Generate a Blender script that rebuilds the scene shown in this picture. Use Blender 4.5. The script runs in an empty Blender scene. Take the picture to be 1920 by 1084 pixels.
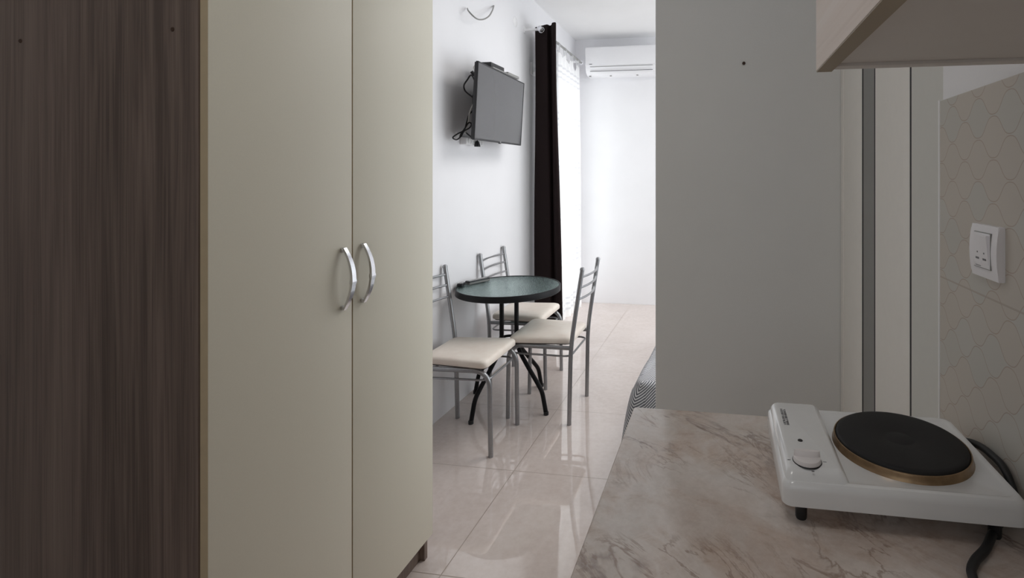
import bpy, bmesh, math, random
from mathutils import Vector, Matrix
R = random.Random(7)
PI = math.pi
S = bpy.context.scene
COL = S.collection

# ------------------------------------------------------------------ materials
class NT:
    """small node-tree helper"""
    def __init__(s, name):
        s.m = bpy.data.materials.new(name); s.m.use_nodes = True
        s.t = s.m.node_tree; s.n = s.t.nodes
        s.bsdf = s.n['Principled BSDF']; s.out = s.n['Material Output']
    def add(s, typ, **kw):
        n = s.n.new(typ)
        for k, v in kw.items(): setattr(n, k, v)
        return n
    def link(s, a, b): s.t.links.new(a, b)
    def val(s, x, inp):
        if isinstance(x, (int, float)): inp.default_value = x
        else: s.link(x, inp)
    def math(s, op, a, b=None, c=None):
        n = s.add('ShaderNodeMath', operation=op)
        s.val(a, n.inputs[0])
        if b is not None: s.val(b, n.inputs[1])
        if c is not None: s.val(c, n.inputs[2])
        return n.outputs[0]
    def coord(s, scale=(1, 1, 1), rot=(0, 0, 0), kind='Object'):
        c = s.add('ShaderNodeTexCoord'); m = s.add('ShaderNodeMapping')
        m.inputs['Scale'].default_value = scale; m.inputs['Rotation'].default_value = rot
        s.link(c.outputs[kind], m.inputs['Vector']); return m.outputs[0]
    def grainv(s, ang, along, across):
        c = s.add('ShaderNodeTexCoord'); m = s.add('ShaderNodeMapping', vector_type='TEXTURE')
        m.inputs['Rotation'].default_value = (0, 0, math.radians(ang)); m.inputs['Scale'].default_value = (along, across, 1)
        s.link(c.outputs['Object'], m.inputs['Vector']); return m.outputs[0]
    def sep(s, v):
        n = s.add('ShaderNodeSeparateXYZ'); s.link(v, n.inputs[0]); return n.outputs
    def noise(s, vec, scale=5, detail=4, rough=.55, dist=0):
        n = s.add('ShaderNodeTexNoise'); s.link(vec, n.inputs['Vector'])
        n.inputs['Scale'].default_value = scale; n.inputs['Detail'].default_value = detail
        n.inputs['Roughness'].default_value = rough; n.inputs['Distortion'].default_value = dist
        return n.outputs[0]
    def ramp(s, f, stops):
        n = s.add('ShaderNodeValToRGB'); s.link(f, n.inputs[0])
        e = n.color_ramp.elements
        while len(e) < len(stops): e.new(.5)
        for k, (p, c) in enumerate(stops):
            e[k].position = p
            e[k].color = (c, c, c, 1) if isinstance(c, (int, float)) else (*c, 1)
        return n.outputs[0]
    def mix(s, f, a, b, mode='MIX'):
        n = s.add('ShaderNodeMix', data_type='RGBA', blend_type=mode)
        s.val(f, n.inputs[0])
        for x, i in ((a, 6), (b, 7)):
            if isinstance(x, tuple): n.inputs[i].default_value = (*x, 1)
            else: s.link(x, n.inputs[i])
        return n.outputs[2]
    def bump(s, h, strength=.2, dist=.002):
        n = s.add('ShaderNodeBump'); n.inputs['Strength'].default_value = strength
        n.inputs['Distance'].default_value = dist
        s.link(h, n.inputs['Height']); s.link(n.outputs[0], s.bsdf.inputs['Normal']); return n.outputs[0]
    def base(s, c):
        if isinstance(c, tuple): s.bsdf.inputs['Base Color'].default_value = (*c, 1)
        else: s.link(c, s.bsdf.inputs['Base Color'])
    def set(s, rough=None, metal=None, spec=None, coat=None):
        i = s.bsdf.inputs
        if rough is not None: s.val(rough, i['Roughness'])
        if metal is not None: i['Metallic'].default_value = metal
        if spec is not None: i['Specular IOR Level'].default_value = spec
        if coat is not None: i['Coat Weight'].default_value = coat; i['Coat Roughness'].default_value = .05

def plain(name, col, rough=.5, metal=0, spec=.5, var=.04, scale=40, bump=0, coat=None):
    t = NT(name); v = t.coord()
    f = t.noise(v, scale, 3)
    lo = tuple(max(0, c * (1 - var)) for c in col); hi = tuple(min(1, c * (1 + var)) for c in col)
    t.base(t.ramp(f, [(.3, lo), (.7, hi)])); t.set(rough, metal, spec, coat)
    if bump: t.bump(f, bump, .001)
    return t.m

def wall_mat(name, col):
    t = NT(name); v = t.coord()
    f = t.noise(v, 3, 4); g = t.noise(v, 240, 3)
    t.base(t.ramp(f, [(.3, tuple(c * .97 for c in col)), (.7, col)])); t.set(.7, 0, .3)
    t.bump(g, .25, .0012); return t.m

def wood(name, cols, axis='Z', bands=.075, fine=1.0, rough=.45):
    """board look: bands of tone across the grain plus fine streaks along it"""
    t = NT(name); c = t.add('ShaderNodeTexCoord').outputs['Object']
    x, y, z = t.sep(c)
    across = t.math('ADD', x, t.math('MULTIPLY', y, 1.0)) if axis == 'Z' else t.math('ADD', z, t.math('MULTIPLY', x, .0))
    long = z if axis == 'Z' else y
    wob = t.noise(t.coord((3, 3, .6) if axis == 'Z' else (3, .6, 3)), 1.6, 2)
    a2 = t.math('ADD', across, t.math('MULTIPLY', wob, .02))
    idx = t.math('FLOOR', t.math('DIVIDE', across, bands))
    wn = t.add('ShaderNodeTexWhiteNoise', noise_dimensions='1D'); t.link(idx, wn.inputs['W'])
    cm = t.add('ShaderNodeCombineXYZ')
    t.link(t.math('MULTIPLY', a2, 260 * fine), cm.inputs[0]); t.link(t.math('MULTIPLY', long, 3.0), cm.inputs[1])
    t.link(t.math('MULTIPLY', idx, 3.7), cm.inputs[2])
    f1 = t.noise(cm.outputs[0], 1, 3, .6)
    cm2 = t.add('ShaderNodeCombineXYZ')
    t.link(t.math('MULTIPLY', a2, 38 * fine), cm2.inputs[0]); t.link(t.math('MULTIPLY', long, 1.3), cm2.inputs[1])
    t.link(t.math('MULTIPLY', idx, 1.9), cm2.inputs[2])
    f2 = t.noise(cm2.outputs[0], 1, 4, .55, .6)
    f = t.math('ADD', t.math('MULTIPLY', f1, .34), t.math('ADD', t.math('MULTIPLY', f2, .48), t.math('MULTIPLY', wn.outputs[0], .2)))
    t.base(t.ramp(f, [(.36, cols[0]), (.51, cols[1]), (.68, cols[2])])); t.set(rough, 0, .4)
    t.bump(f1, .12, .0006); return t.m

M = {}
M['wall'] = wall_mat('white_plaster', (.83, .83, .85))
M['wall_grey'] = wall_mat('partition_plaster', (.78, .785, .78))
M['ceiling'] = wall_mat('ceiling_plaster', (.86, .86, .86))
M['white_plastic'] = plain('white_plastic', (.84, .84, .85), .3, var=.01)
M['switch_plastic'] = plain('switch_plastic', (.86, .85, .88), .3, var=.01)
M['pvc'] = plain('white_pvc', (.65, .65, .615), .4, var=.01)
M['pvc2'] = plain('white_pvc_profile', (.82, .80, .76), .4, var=.01)
M['alu'] = plain('grey_profile', (.25, .25, .24), .4, var=.02)
M['dark_gap'] = plain('gap_shade_black', (.03, .03, .032), .7)  # black standing in for shade in the door gaps
M['black_plastic'] = plain('black_plastic', (.012, .012, .014), .4)
M['black_cable'] = plain('black_cable', (.012, .012, .013), .5)
M['white_cable'] = plain('white_cable', (.75, .74, .70), .45)
M['cream'] = plain('cream_laminate', (.77, .745, .635), .46, spec=.35, var=.012, scale=300, bump=.05)
M['edge_band'] = plain('tan_edge_band', (.50, .405, .26), .5)
M['wood_dark'] = wood('dark_ash_laminate', [(.092, .066, .053), (.176, .131, .107), (.255, .20, .166)])
M['wood_light'] = wood('pale_oak_laminate', [(.74, .63, .555), (.84, .73, .655), (.88, .79, .73)], axis='Y', bands=.4, fine=.8)
M['wood_edge'] = wood('oak_edge', [(.32, .26, .18), (.37, .31, .22), (.42, .35, .26)], axis='Y', bands=.5)
M['cab_white'] = plain('white_melamine', (.66, .63, .60), .5, var=.01)
M['steel'] = plain('grey_painted_tube', (.33, .335, .345), .33, .75, var=.05, scale=120)
M['chrome'] = plain('chrome', (.80, .81, .84), .12, 1, var=.01)
M['black_steel'] = plain('black_powder_coat', (.008, .008, .009), .45, spec=.22)
M['curtain'] = plain('dark_brown_cloth', (.016, .0105, .0105), .9, spec=.1, var=.15, scale=200)
M['ac_white'] = plain('ac_plastic', (.84, .84, .86), .35, var=.005)
M['board'] = plain('grey_board', (.16, .14, .125), .7)
M['screw'] = plain('brown_plug', (.05, .022, .01), .6)
M['hob_white'] = plain('white_enamel', (.78, .785, .79), .22, spec=.5, var=.01, coat=.5)
M['knob_white'] = plain('warm_white_plastic', (.80, .76, .76), .35, var=.01)
M['print_grey'] = plain('grey_print', (.16, .16, .17), .6)
M['brass'] = plain('heat_browned_steel', (.30, .20, .115), .3, .85, var=.2, scale=60)
M['mattress'] = plain('mattress_ticking', (.75, .75, .76), .9)
M['logo_grey'] = plain('silver_logo', (.7, .7, .7), .4)

def iron():
    t = NT('cast_iron'); v = t.coord()
    f = t.noise(v, 160, 3); g = t.noise(v, 9, 3)
    t.base(t.ramp(g, [(.3, (.009, .0085, .009)), (.7, (.015, .0145, .015))])); t.set(.62, 0, .35); t.bump(f, .25, .0006)
    return t.m
M['iron'] = iron()

def vinyl():
    t = NT('cream_vinyl'); v = t.coord()
    g = t.noise(v, 14, 4)
    t.base(t.ramp(g, [(.35, (.79, .70, .62)), (.65, (.84, .77, .69))])); t.set(.42, 0, .45)
    t.bump(t.noise(v, 300, 2), .1, .0005); return t.m
M['vinyl'] = vinyl()

def floor_mat():
    t = NT('polished_tiles'); c = t.add('ShaderNodeTexCoord').outputs['Object']
    x, y, z = t.sep(c); T = .615
    def line(a, off):
        u = t.math('DIVIDE', t.math('ADD', a, off), T)
        fr = t.math('ABSOLUTE', t.math('SUBTRACT', t.math('FRACT', u), .5))
        return t.math('GREATER_THAN', fr, .5 - .0017 / T), t.math('FLOOR', u)
    lx, ix = line(x, .93 + 6 * T); ly, iy = line(y, -2.815 + 12 * T)
    g = t.math('MAXIMUM', lx, ly)
    v = t.coord()
    n1 = t.noise(v, 2.3, 5, .6, .8); n2 = t.noise(v, 34, 5, .65)
    f = t.math('ADD', t.math('MULTIPLY', n1, .55), t.math('MULTIPLY', n2, .45))
    col = t.ramp(f, [(.36, (.61, .525, .485)), (.5, (.665, .585, .545)), (.64, (.71, .635, .60))])
    t.base(t.mix(g, col, (.34, .28, .235))); 
    t.set(t.math('ADD', t.math('MULTIPLY', g, .4), .03), 0, .85)
    return t.m
M['floor'] = floor_mat()

def marble():
    t = NT('marble_laminate'); v = t.coord((1, 1, 1), (0, 0, .5))
    n0 = t.noise(t.grainv(-50, 1.4, .9), 4.2, 6, .62, .7)
    base = t.ramp(n0, [(.32, (.52, .435, .385)), (.45, (.62, .54, .49)), (.56, (.69, .62, .58)), (.70, (.60, .475, .385))])
    blot = t.ramp(t.noise(t.grainv(-40, 1.3, .8), 9.0, 7, .7, .9), [(.45, 0.0), (.68, 1.0)])
    c = t.mix(t.math('MULTIPLY', blot, .6), base, (.47, .31, .22))
    gry = t.ramp(t.noise(t.grainv(60, 1.2, .8), 4.6, 5, .6, .7), [(.48, 0.0), (.70, 1.0)])
    c = t.mix(t.math('MULTIPLY', gry, .55), c, (.61, .595, .575))
    def vein(vec, sc, wid, dist, w2=.62):
        n = t.noise(vec, sc, 6, w2, dist)
        d = t.math('ABSOLUTE', t.math('SUBTRACT', n, .5))
        return t.ramp(d, [(0, 1.0), (wid * .35, .7), (wid, 0.0)])
    m1 = t.ramp(t.noise(v, 5.0, 3, .5), [(.50, 0.0), (.62, 1.0)])
    v1 = t.math('MULTIPLY', vein(t.grainv(-38, 1.5, .8), 3.2, .018, 1.0), m1)
    m2 = t.ramp(t.noise(t.coord((1, 1, 1), (0, 0, 2.2)), 6.5, 3, .5), [(.46, 0.0), (.62, 1.0)])
    v2 = t.math('MULTIPLY', vein(t.grainv(-55, 1.5, .7), 6.5, .024, 1.4), m2)
    v3 = t.math('MULTIPLY', vein(t.grainv(20, 1.4, .8), 5.5, .035, 1.6), blot)
    c = t.mix(t.math('MULTIPLY', v3, .5), c, (.36, .235, .16))
    c = t.mix(t.math('MULTIPLY', v2, .9), c, (.26, .165, .115))
    c = t.mix(t.math('MULTIPLY', v1, .97), c, (.17, .105, .085))
    grain = t.noise(v, 80, 4, .7)
    c = t.mix(.15, c, t.ramp(grain, [(.35, (.32, .26, .22)), (.65, (.76, .70, .66))]))
    t.base(t.mix(.10, c, (.86, .79, .73))); t.set(.16, 0, .45); return t.m
M['marble'] = marble()

def tiles():
    t = NT('ogee_wall_tile'); c = t.add('ShaderNodeTexCoord').outputs['Object']
    X, Y, Z = t.sep(c)
    p, P, a = .0455, .0665, .0150                 # half column pitch, cell height, swing of each wave line
    q = P / 2
    xx = t.math('ADD', t.math('SUBTRACT', Y, .977), 40 * p)
    zz = t.math('ADD', t.math('SUBTRACT', Z, 1.4515 - q / 2), 40 * P)
    i = t.math('FLOOR', t.math('DIVIDE', zz, q))
    par = t.math('MODULO', i, 2.0)
    sgn = t.math('SUBTRACT', 1.0, t.math('MULTIPLY', par, 2.0))
    ph = t.math('MULTIPLY', xx, PI / p)
    b = t.math('ADD', t.math('MULTIPLY', t.math('ADD', i, .5), q), t.math('MULTIPLY', sgn, t.math('MULTIPLY', t.math('SINE', t.math('MULTIPLY', t.math('COSINE', ph), 1.3)), a / math.sin(1.3))))
    d = t.math('SUBTRACT', zz, b)
    slope = t.math('MULTIPLY', t.math('MULTIPLY', t.math('SINE', ph), t.math('COSINE', t.math('MULTIPLY', t.math('COSINE', ph), 1.3))), 1.3 / math.sin(1.3) * a * PI / p)
    nd = t.math('DIVIDE', t.math('ABSOLUTE', d), t.math('SQRT', t.math('ADD', 1.0, t.math('MULTIPLY', slope, slope))))
    line = t.ramp(t.math('MULTIPLY', nd, 100), [(.05, 1.0), (.105, 0.0)])
    col = t.math('ADD', i, t.math('GREATER_THAN', d, 0.0))
    cp = t.math('MODULO', col, 2.0)
    row = t.math('FLOOR', t.math('ADD', t.math('DIVIDE', xx, 2 * p), t.math('ADD', .5, t.math('MULTIPLY', cp, .5))))
    wn = t.add('ShaderNodeTexWhiteNoise', noise_dimensions='2D')
    cm = t.add('ShaderNodeCombineXYZ'); t.link(col, cm.inputs[0]); t.link(row, cm.inputs[1]); t.link(cm.outputs[0], wn.inputs['Vector'])
    cell = t.ramp(wn.outputs[0], [(.0, (.545, .503, .448)), (.6, (.555, .512, .458)), (.68, (.528, .513, .470)), (1, (.54, .525, .485))])
    cc = t.mix(t.math('MULTIPLY', line, .62), cell, (.40, .30, .245))
    gr = t.math('LESS_THAN', t.math('ABSOLUTE', t.math('SUBTRACT', Z, 1.154)), .0016)
    cc = t.mix(t.math('MULTIPLY', gr, .75), cc, (.44, .38, .33))
    t.base(cc); t.set(.25, 0, .45); return t.m
M['tiles'] = tiles()

def glass_top():
    t = NT('hammered_green_glass'); v = t.coord()
    n = t.noise(v, 120, 2, .5); n2 = t.noise(v, 300, 2, .5)
    bm = t.bump(t.math('ADD', n, t.math('MULTIPLY', n2, .4)), .9, .0045)
    tr = t.add('ShaderNodeBsdfTransparent'); tr.inputs[0].default_value = (.30, .52, .48, 1)
    di = t.add('ShaderNodeBsdfDiffuse'); di.inputs[0].default_value = (.07, .17, .155, 1); t.link(bm, di.inputs['Normal'])
    gl = t.add('ShaderNodeBsdfGlossy'); gl.inputs['Roughness'].default_value = .10; t.link(bm, gl.inputs['Normal'])
    gl.inputs[0].default_value = (.84, .97, .95, 1)
    fr = t.add('ShaderNodeFresnel'); fr.inputs[0].default_value = 1.8; t.link(bm, fr.inputs['Normal'])
    m1 = t.add('ShaderNodeMixShader'); m1.inputs[0].default_value = .22; t.link(tr.outputs[0], m1.inputs[1]); t.link(di.outputs[0], m1.inputs[2])
    m2 = t.add('ShaderNodeMixShader'); t.link(t.math('MINIMUM', t.math('MULTIPLY', fr.outputs[0], 2.1), 1.0), m2.inputs[0])
    t.link(m1.outputs[0], m2.inputs[1]); t.link(gl.outputs[0], m2.inputs[2]); t.link(m2.outputs[0], t.out.inputs[0])
    return t.m
M['glass_top'] = glass_top()

def pane():
    t = NT('window_glass')
    tr = t.add('ShaderNodeBsdfTransparent'); tr.inputs[0].default_value = (.95, .97, .97, 1)
    gl = t.add('ShaderNodeBsdfGlossy'); gl.inputs['Roughness'].default_value = .02
    m = t.add('ShaderNodeMixShader'); m.inputs[0].default_value = .06
    t.link(tr.outputs[0], m.inputs[1]); t.link(gl.outputs[0], m.inputs[2]); t.link(m.outputs[0], t.out.inputs[0]); return t.m
M['pane'] = pane()

def sheer():
    t = NT('white_voile'); c = t.add('ShaderNodeTexCoord').outputs['UV']
    u, w, _ = t.sep(c)
    # woven bars: groups of three every 0.42 m, plus a hem line near each side
    fr = t.math('FRACT', t.math('DIVIDE', w, .42))
    def bar(at): return t.math('LESS_THAN', t.math('ABSOLUTE', t.math('SUBTRACT', fr, at)), .022)
    bars = t.math('MAXIMUM', bar(.3), t.math('MAXIMUM', bar(.42), bar(.54)))
    side = t.math('LESS_THAN', t.math('ABSOLUTE', t.math('SUBTRACT', u, .035)), .005)
    f = t.math('MAXIMUM', bars, side)
    colr = t.mix(f, (.92, .92, .92), (.66, .66, .68))
    hem = t.math('LESS_THAN', u, .10)
    colr = t.mix(t.math('MULTIPLY', hem, .55), colr, (.42, .42, .44))
    tl = t.add('ShaderNodeBsdfTranslucent'); t.link(colr, tl.inputs[0])
    di = t.add('ShaderNodeBsdfDiffuse'); t.link(colr, di.inputs[0])
    tr = t.add('ShaderNodeBsdfTransparent')
    m = t.add('ShaderNodeMixShader'); m.inputs[0].default_value = .45; t.link(tl.outputs[0], m.inputs[1]); t.link(di.outputs[0], m.inputs[2])
    m2 = t.add('ShaderNodeMixShader'); t.link(t.math('SUBTRACT', .72, t.math('MULTIPLY', f, -.2)), m2.inputs[0])
    t.link(tr.outputs[0], m2.inputs[1]); t.link(m.outputs[0], m2.inputs[2]); t.link(m2.outputs[0], t.out.inputs[0]); return t.m
M['sheer'] = sheer()

def chevron():
    t = NT('chevron_bedspread'); c = t.add('ShaderNodeTexCoord').outputs['UV']
    u, w, _ = t.sep(c)
    tri = t.math('ABSOLUTE', t.math('SUBTRACT', t.math('FRACT', t.math('DIVIDE', u, .17)), .5))
    s = t.math('ADD', w, t.math('MULTIPLY', tri, .17))
    st = t.math('FRACT', t.math('DIVIDE', s, .0118))
    f = t.ramp(st, [(.0, 0.0), (.06, 1.0), (.5, 1.0), (.56, 0.0)])
    t.base(t.mix(f, (.66, .66, .67), (.115, .12, .14))); t.set(.85, 0, .2)
    t.bump(t.noise(t.coord(), 500, 2), .1, .0005); return t.m
M['chevron'] = chevron()

def screen():
    t = NT('glossy_screen'); v = t.coord()
    f = t.noise(v, 2, 2)
    t.base(t.ramp(f, [(.3, (.06, .06, .064)), (.7, (.066, .066, .07))])); t.set(.13, 0, .75); return t.m
M['screen'] = screen()

# ------------------------------------------------------------------ mesh helpers
def new_bm(): return bmesh.new()

def obj(name, bm, mat, parent=None, smooth=40, loc=None):
    me = bpy.data.meshes.new(name)
    bmesh.ops.recalc_face_normals(bm, faces=bm.faces[:])
    bm.to_mesh(me); bm.free()
    if smooth:
        for p in me.polygons: p.use_smooth = True
        me.set_sharp_from_angle(angle=math.radians(smooth))
    if mat: me.materials.append(M[mat] if isinstance(mat, str) else mat)
    o = bpy.data.objects.new(name, me); COL.objects.link(o)
    if parent: o.parent = parent
    if loc: o.location = loc
    return o

def box(bm, x0, x1, y0, y1, z0, z1, bev=0, seg=2, mtx=None):
    r = bmesh.ops.create_cube(bm, size=1)
    vs = r['verts']
    for v in vs:
        v.co = Vector((x0 + (v.co.x + .5) * (x1 - x0), y0 + (v.co.y + .5) * (y1 - y0), z0 + (v.co.z + .5) * (z1 - z0)))
    if mtx: bmesh.ops.transform(bm, matrix=mtx, verts=vs)
    if bev:
        es = list({e for v in vs for e in v.link_edges})
        bmesh.ops.bevel(bm, geom=es, offset=bev, segments=seg, profile=.6, affect='EDGES')
    return bm

def smooth_path(pts, n=6, closed=False):
    P = [Vector(p) for p in pts]; out = []
    L = len(P); rng = range(L) if closed else range(L - 1)
    for i in rng:
        p1, p2 = P[i], P[(i + 1) % L]
        p0 = P[i - 1] if (i > 0 or closed) else p1 * 2 - p2
        p3 = P[(i + 2) % L] if (i + 2 < L or closed) else p2 * 2 - p1
        for k in range(n):
            t = k / n
            out.append(.5 * ((2 * p1) + (p2 - p0) * t + (2 * p0 - 5 * p1 + 4 * p2 - p3) * t * t + (3 * p1 - p0 - 3 * p2 + p3) * t ** 3))
    if not closed: out.append(P[-1])
    return out

def fillet(pts, rad, n=6):
    """polyline with rounded corners"""
    P = [Vector(p) for p in pts]; out = [P[0]]
    for i in range(1, len(P) - 1):
        a, b, c = P[i - 1], P[i], P[i + 1]
        d1 = (a - b); d2 = (c - b)
        r = min(rad, d1.length * .49, d2.length * .49)
        s, e = b + d1.normalized() * r, b + d2.normalized() * r
        for k in range(n + 1):
            t = k / n
            out.append((1 - t) ** 2 * s + 2 * t * (1 - t) * b + t * t * e)
    out.append(P[-1]); return out

def tube(bm, pts, r, n=10, closed=False, cap=True, flat=None):
    """flat=(a,b): elliptical section (half sizes)"""
    P = [Vector(p) for p in pts]; L = len(P); rings = []
    prev = None
    for i in range(L):
        if closed: d = P[(i + 1) % L] - P[i - 1]
        else: d = P[min(i + 1, L - 1)] - P[max(i - 1, 0)]
        d.normalize()
        if prev is None:
            up = Vector((0, 0, 1)) if abs(d.z) < .9 else Vector((1, 0, 0))
            a = d.cross(up).normalized()
        else:
            a = (prev - d * prev.dot(d)).normalized()
        prev = a; b = d.cross(a)
        ra, rb = (flat if flat else (r, r))
        rings.append([bm.verts.new(P[i] + a * math.cos(2 * PI * k / n) * ra + b * math.sin(2 * PI * k / n) * rb) for k in range(n)])
    for i in range(L if closed else L - 1):
        A, B = rings[i], rings[(i + 1) % L]
        for k in range(n):
            try: bm.faces.new((A[k], A[(k + 1) % n], B[(k + 1) % n], B[k]))
            except ValueError: pass
    if cap and not closed:
        bm.faces.new(rings[0][::-1]); bm.faces.new(rings[-1])
    return bm

def lathe(bm, prof, n=48, mtx=None):
    """prof: (r,z) list, revolved about z"""
    rings = []; vs = []
    for r, z in prof:
        if r < 1e-6:
            v = bm.verts.new((0, 0, z)); rings.append([v]); vs.append(v)
        else:
            ring = [bm.verts.new((r * math.cos(2 * PI * k / n), r * math.sin(2 * PI * k / n), z)) for k in range(n)]
            rings.append(ring); vs += ring
    for A, B in zip(rings, rings[1:]):
        for k in range(n):
            k2 = (k + 1) % n
            if len(A) == 1 and len(B) == 1: continue
            if len(A) == 1: bm.faces.new((A[0], B[k], B[k2]))
            elif len(B) == 1: bm.faces.new((A[k], A[k2], B[0]))
            else: bm.faces.new((A[k], A[k2], B[k2], B[k]))
    if mtx: bmesh.ops.transform(bm, matrix=mtx, verts=vs)
    return bm

def prism(bm, poly, axis, a, b):
    """poly of 2D points extruded along axis ('x','y','z') from a to b"""
    def P(p, t):
        return {'x': (t, p[0], p[1]), 'y': (p[0], t, p[1]), 'z': (p[0], p[1], t)}[axis]
    A = [bm.verts.new(P(p, a)) for p in poly]; B = [bm.verts.new(P(p, b)) for p in poly]
    n = len(poly)
    for k in range(n): bm.faces.new((A[k], A[(k + 1) % n], B[(k + 1) % n], B[k]))
    bm.faces.new(A[::-1]); bm.faces.new(B)
    return bm

def text_bm(s, size, mtx, depth=.0004, font_bold=False):
    cu = bpy.data.curves.new('t', 'FONT'); cu.body = s; cu.size = size; cu.extrude = depth
    cu.align_x = 'CENTER'; cu.align_y = 'CENTER'
    o = bpy.data.objects.new('t', cu); COL.objects.link(o)
    dg = bpy.context.evaluated_depsgraph_get(); me = bpy.data.meshes.new_from_object(o.evaluated_get(dg))
    bm = bmesh.new(); bm.from_mesh(me); bmesh.ops.transform(bm, matrix=mtx, verts=bm.verts[:])
    bpy.data.objects.remove(o); bpy.data.curves.remove(cu); bpy.data.meshes.remove(me); return bm

def thing(name, label, cat, loc=(0, 0, 0), rz=0, group=None):
    o = bpy.data.objects.new(name, None); o.empty_display_size = .05; COL.objects.link(o)
    o.location = loc; o.rotation_euler = (0, 0, rz); o['label'] = label; o['category'] = cat
    if group: o['group'] = group
    return o
def tag(o, label, cat, group=None):
    o['label'] = label; o['category'] = cat
    if group: o['group'] = group
    return o
def struct(o, label, cat):
    o['kind'] = 'structure'; o['label'] = label; o['category'] = cat; return o
def dup(root, loc, rz, label, group):
    r = root.copy(); COL.objects.link(r); r.location = loc; r.rotation_euler = (0, 0, rz); r['label'] = label
    if group: r['group'] = group
    for ch in list(root.children):
        c = ch.copy(); COL.objects.link(c); c.parent = r
        for g in ch.children:
            d = g.copy(); COL.objects.link(d); d.parent = c
    return r
def B(*a, **k): return box(new_bm(), *a, **k)

# ------------------------------------------------------------------ camera  (1920x1084 frame, 950 px focal length)
CH = 1.34
cam = bpy.data.cameras.new('camera'); co = bpy.data.objects.new('camera', cam); COL.objects.link(co)
co.location = (0, 0, CH); co.rotation_euler = (PI / 2, 0, math.atan(145 / 950))
cam.sensor_width = 36; cam.sensor_fit = 'HORIZONTAL'; cam.lens = 950 / 1920 * 36
cam.shift_x = (960 - 1205) / 1920; cam.shift_y = -(542 - 333) / 1920
cam.clip_start = .02; S.camera = co

# ------------------------------------------------------------------ room shell
XL, XR, XK, YF, YN, ZC = -1.54, 1.9, .42, 5.28, -1.35, 2.82
YS = 1.92                                                   # kitchen-side face of the partition
struct(obj('floor', B(XL - .1, XR + .1, YN - .1, YF + .1, -.1, 0), 'floor', smooth=0), 'polished beige floor tiles', 'floor')
struct(obj('ceiling', B(XL - .1, XR + .1, YN - .1, YF + .1, ZC, ZC + .1), 'ceiling', smooth=0), 'plain white ceiling', 'ceiling')
# left wall with the balcony-door opening
WY0, WY1, WZ0, WZ1 = 4.2, 5.08, .06, 2.36
bm = new_bm()
box(bm, XL - .16, XL, YN - .1, WY0, 0, ZC); box(bm, XL - .16, XL, WY1, YF + .1, 0, ZC)
box(bm, XL - .16, XL, WY0, WY1, WZ1, ZC); box(bm, XL - .16, XL, WY0, WY1, 0, WZ0)
struct(obj('wall_left', bm, 'wall', smooth=0), 'white plastered wall behind the television', 'wall')
struct(obj('wall_far', B(XL, XR, YF, YF + .1, 0, ZC), 'wall', smooth=0), 'bright white far wall under the air conditioner', 'wall')
# right wall of the far room with an unseen window opening added to let in more light
VY0, VY1, VZ0, VZ1 = 2.2, 4.9, .1, 2.4
bm = new_bm()
box(bm, XR, XR + .16, YS, VY0, 0, ZC); box(bm, XR, XR + .16, VY1, YF + .1, 0, ZC)
box(bm, XR, XR + .16, VY0, VY1, VZ1, ZC); box(bm, XR, XR + .16, VY0, VY1, 0, VZ0)
struct(obj('wall_right', bm, 'wall', smooth=0), 'white right wall of the far room', 'wall')
bm = B(-.244, XR, YS, YS + .06, 0, ZC, bev=.006, seg=2)
struct(obj('wall_partition', bm, 'wall_grey', smooth=30), 'dim grey partition wall behind the worktop', 'wall')
# near wall with an unseen opening behind the camera, added for extra light
NX0, NX1, NZ0, NZ1 = -1.15, .3, 1.0, 2.4
bm = new_bm()
box(bm, XL, NX0, YN - .16, YN, 0, ZC); box(bm, NX1, XK, YN - .16, YN, 0, ZC)
box(bm, NX0, NX1, YN - .16, YN, NZ1, ZC); box(bm, NX0, NX1, YN - .16, YN, 0, NZ0)
struct(obj('wall_near', bm, 'wall', smooth=0), 'white wall behind the viewer', 'wall')
struct(obj('wall_kitchen', B(XK, XK + .12, YN, 1.04, 0, ZC), 'wall', smooth=0), 'white kitchen wall above the patterned tiles', 'wall')
struct(obj('wall_bathroom', B(.455, .55, 1.04, YS, 0, ZC), 'dark_gap', smooth=0), 'wall behind the door profiles, coloured dark as gap shade', 'wall')  # backing coloured near black so the door gaps look shaded
# tiled splashback on the kitchen wall
struct(obj('wall_tiling', B(.41, XK, YN, 1.028, .872, 1.484), 'tiles', smooth=0), 'beige wall tiles with curved lattice lines', 'wall tiles')
struct(obj('trim_1', B(.4085, XK, 1.028, 1.034, .872, 1.486, bev=.001), 'white_plastic'), 'thin white tile edge trim', 'trim')

# white door and its profiles, in the passage past the worktop end
door = thing('door_1', 'narrow white door with rounded profiles beside the tiles', 'door', (.45, 1.04, 0)); door['kind'] = 'structure'
def conv(y0, y1, front, back, r=.06, dx=.012):
    pts = [(back, y0), (front + dx, y0)]
    for k in range(1, 9):
        a = k / 8 * PI / 2
        pts.append((front + dx * (1 - math.sin(a)), y0 + r * (1 - math.cos(a))))
    pts += [(front, y1), (back, y1)]
    return [(x - .45, y - 1.04) for x, y in pts]
ZT = 2.12
obj('door_panel', B(-.008, .004, .002, .224, 0, ZT), 'pvc', door, 30)
obj('gap_shade_strip', B(-.008, .003, .2245, .235, 0, ZT), 'dark_gap', door, 0)  # black strip paints the shade of the gap, likewise the next two
obj('stile', prism(new_bm(), conv(1.276, 1.515, .434, .453, .075, .014), 'z', 0, ZT), 'pvc2', door, 50)
obj('gap_shade_strip', B(-.0155, .003, .4755, .487, 0, ZT), 'dark_gap', door, 0)
obj('recessed_profile', B(-.006, .003, .487, .632, 0, ZT), 'alu', door, 0)  # recess shade between stile and casing put into the grey
obj('glazing_bead', B(-.008, .003, .487, .512, 0, ZT), 'alu', door, 0)
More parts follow.
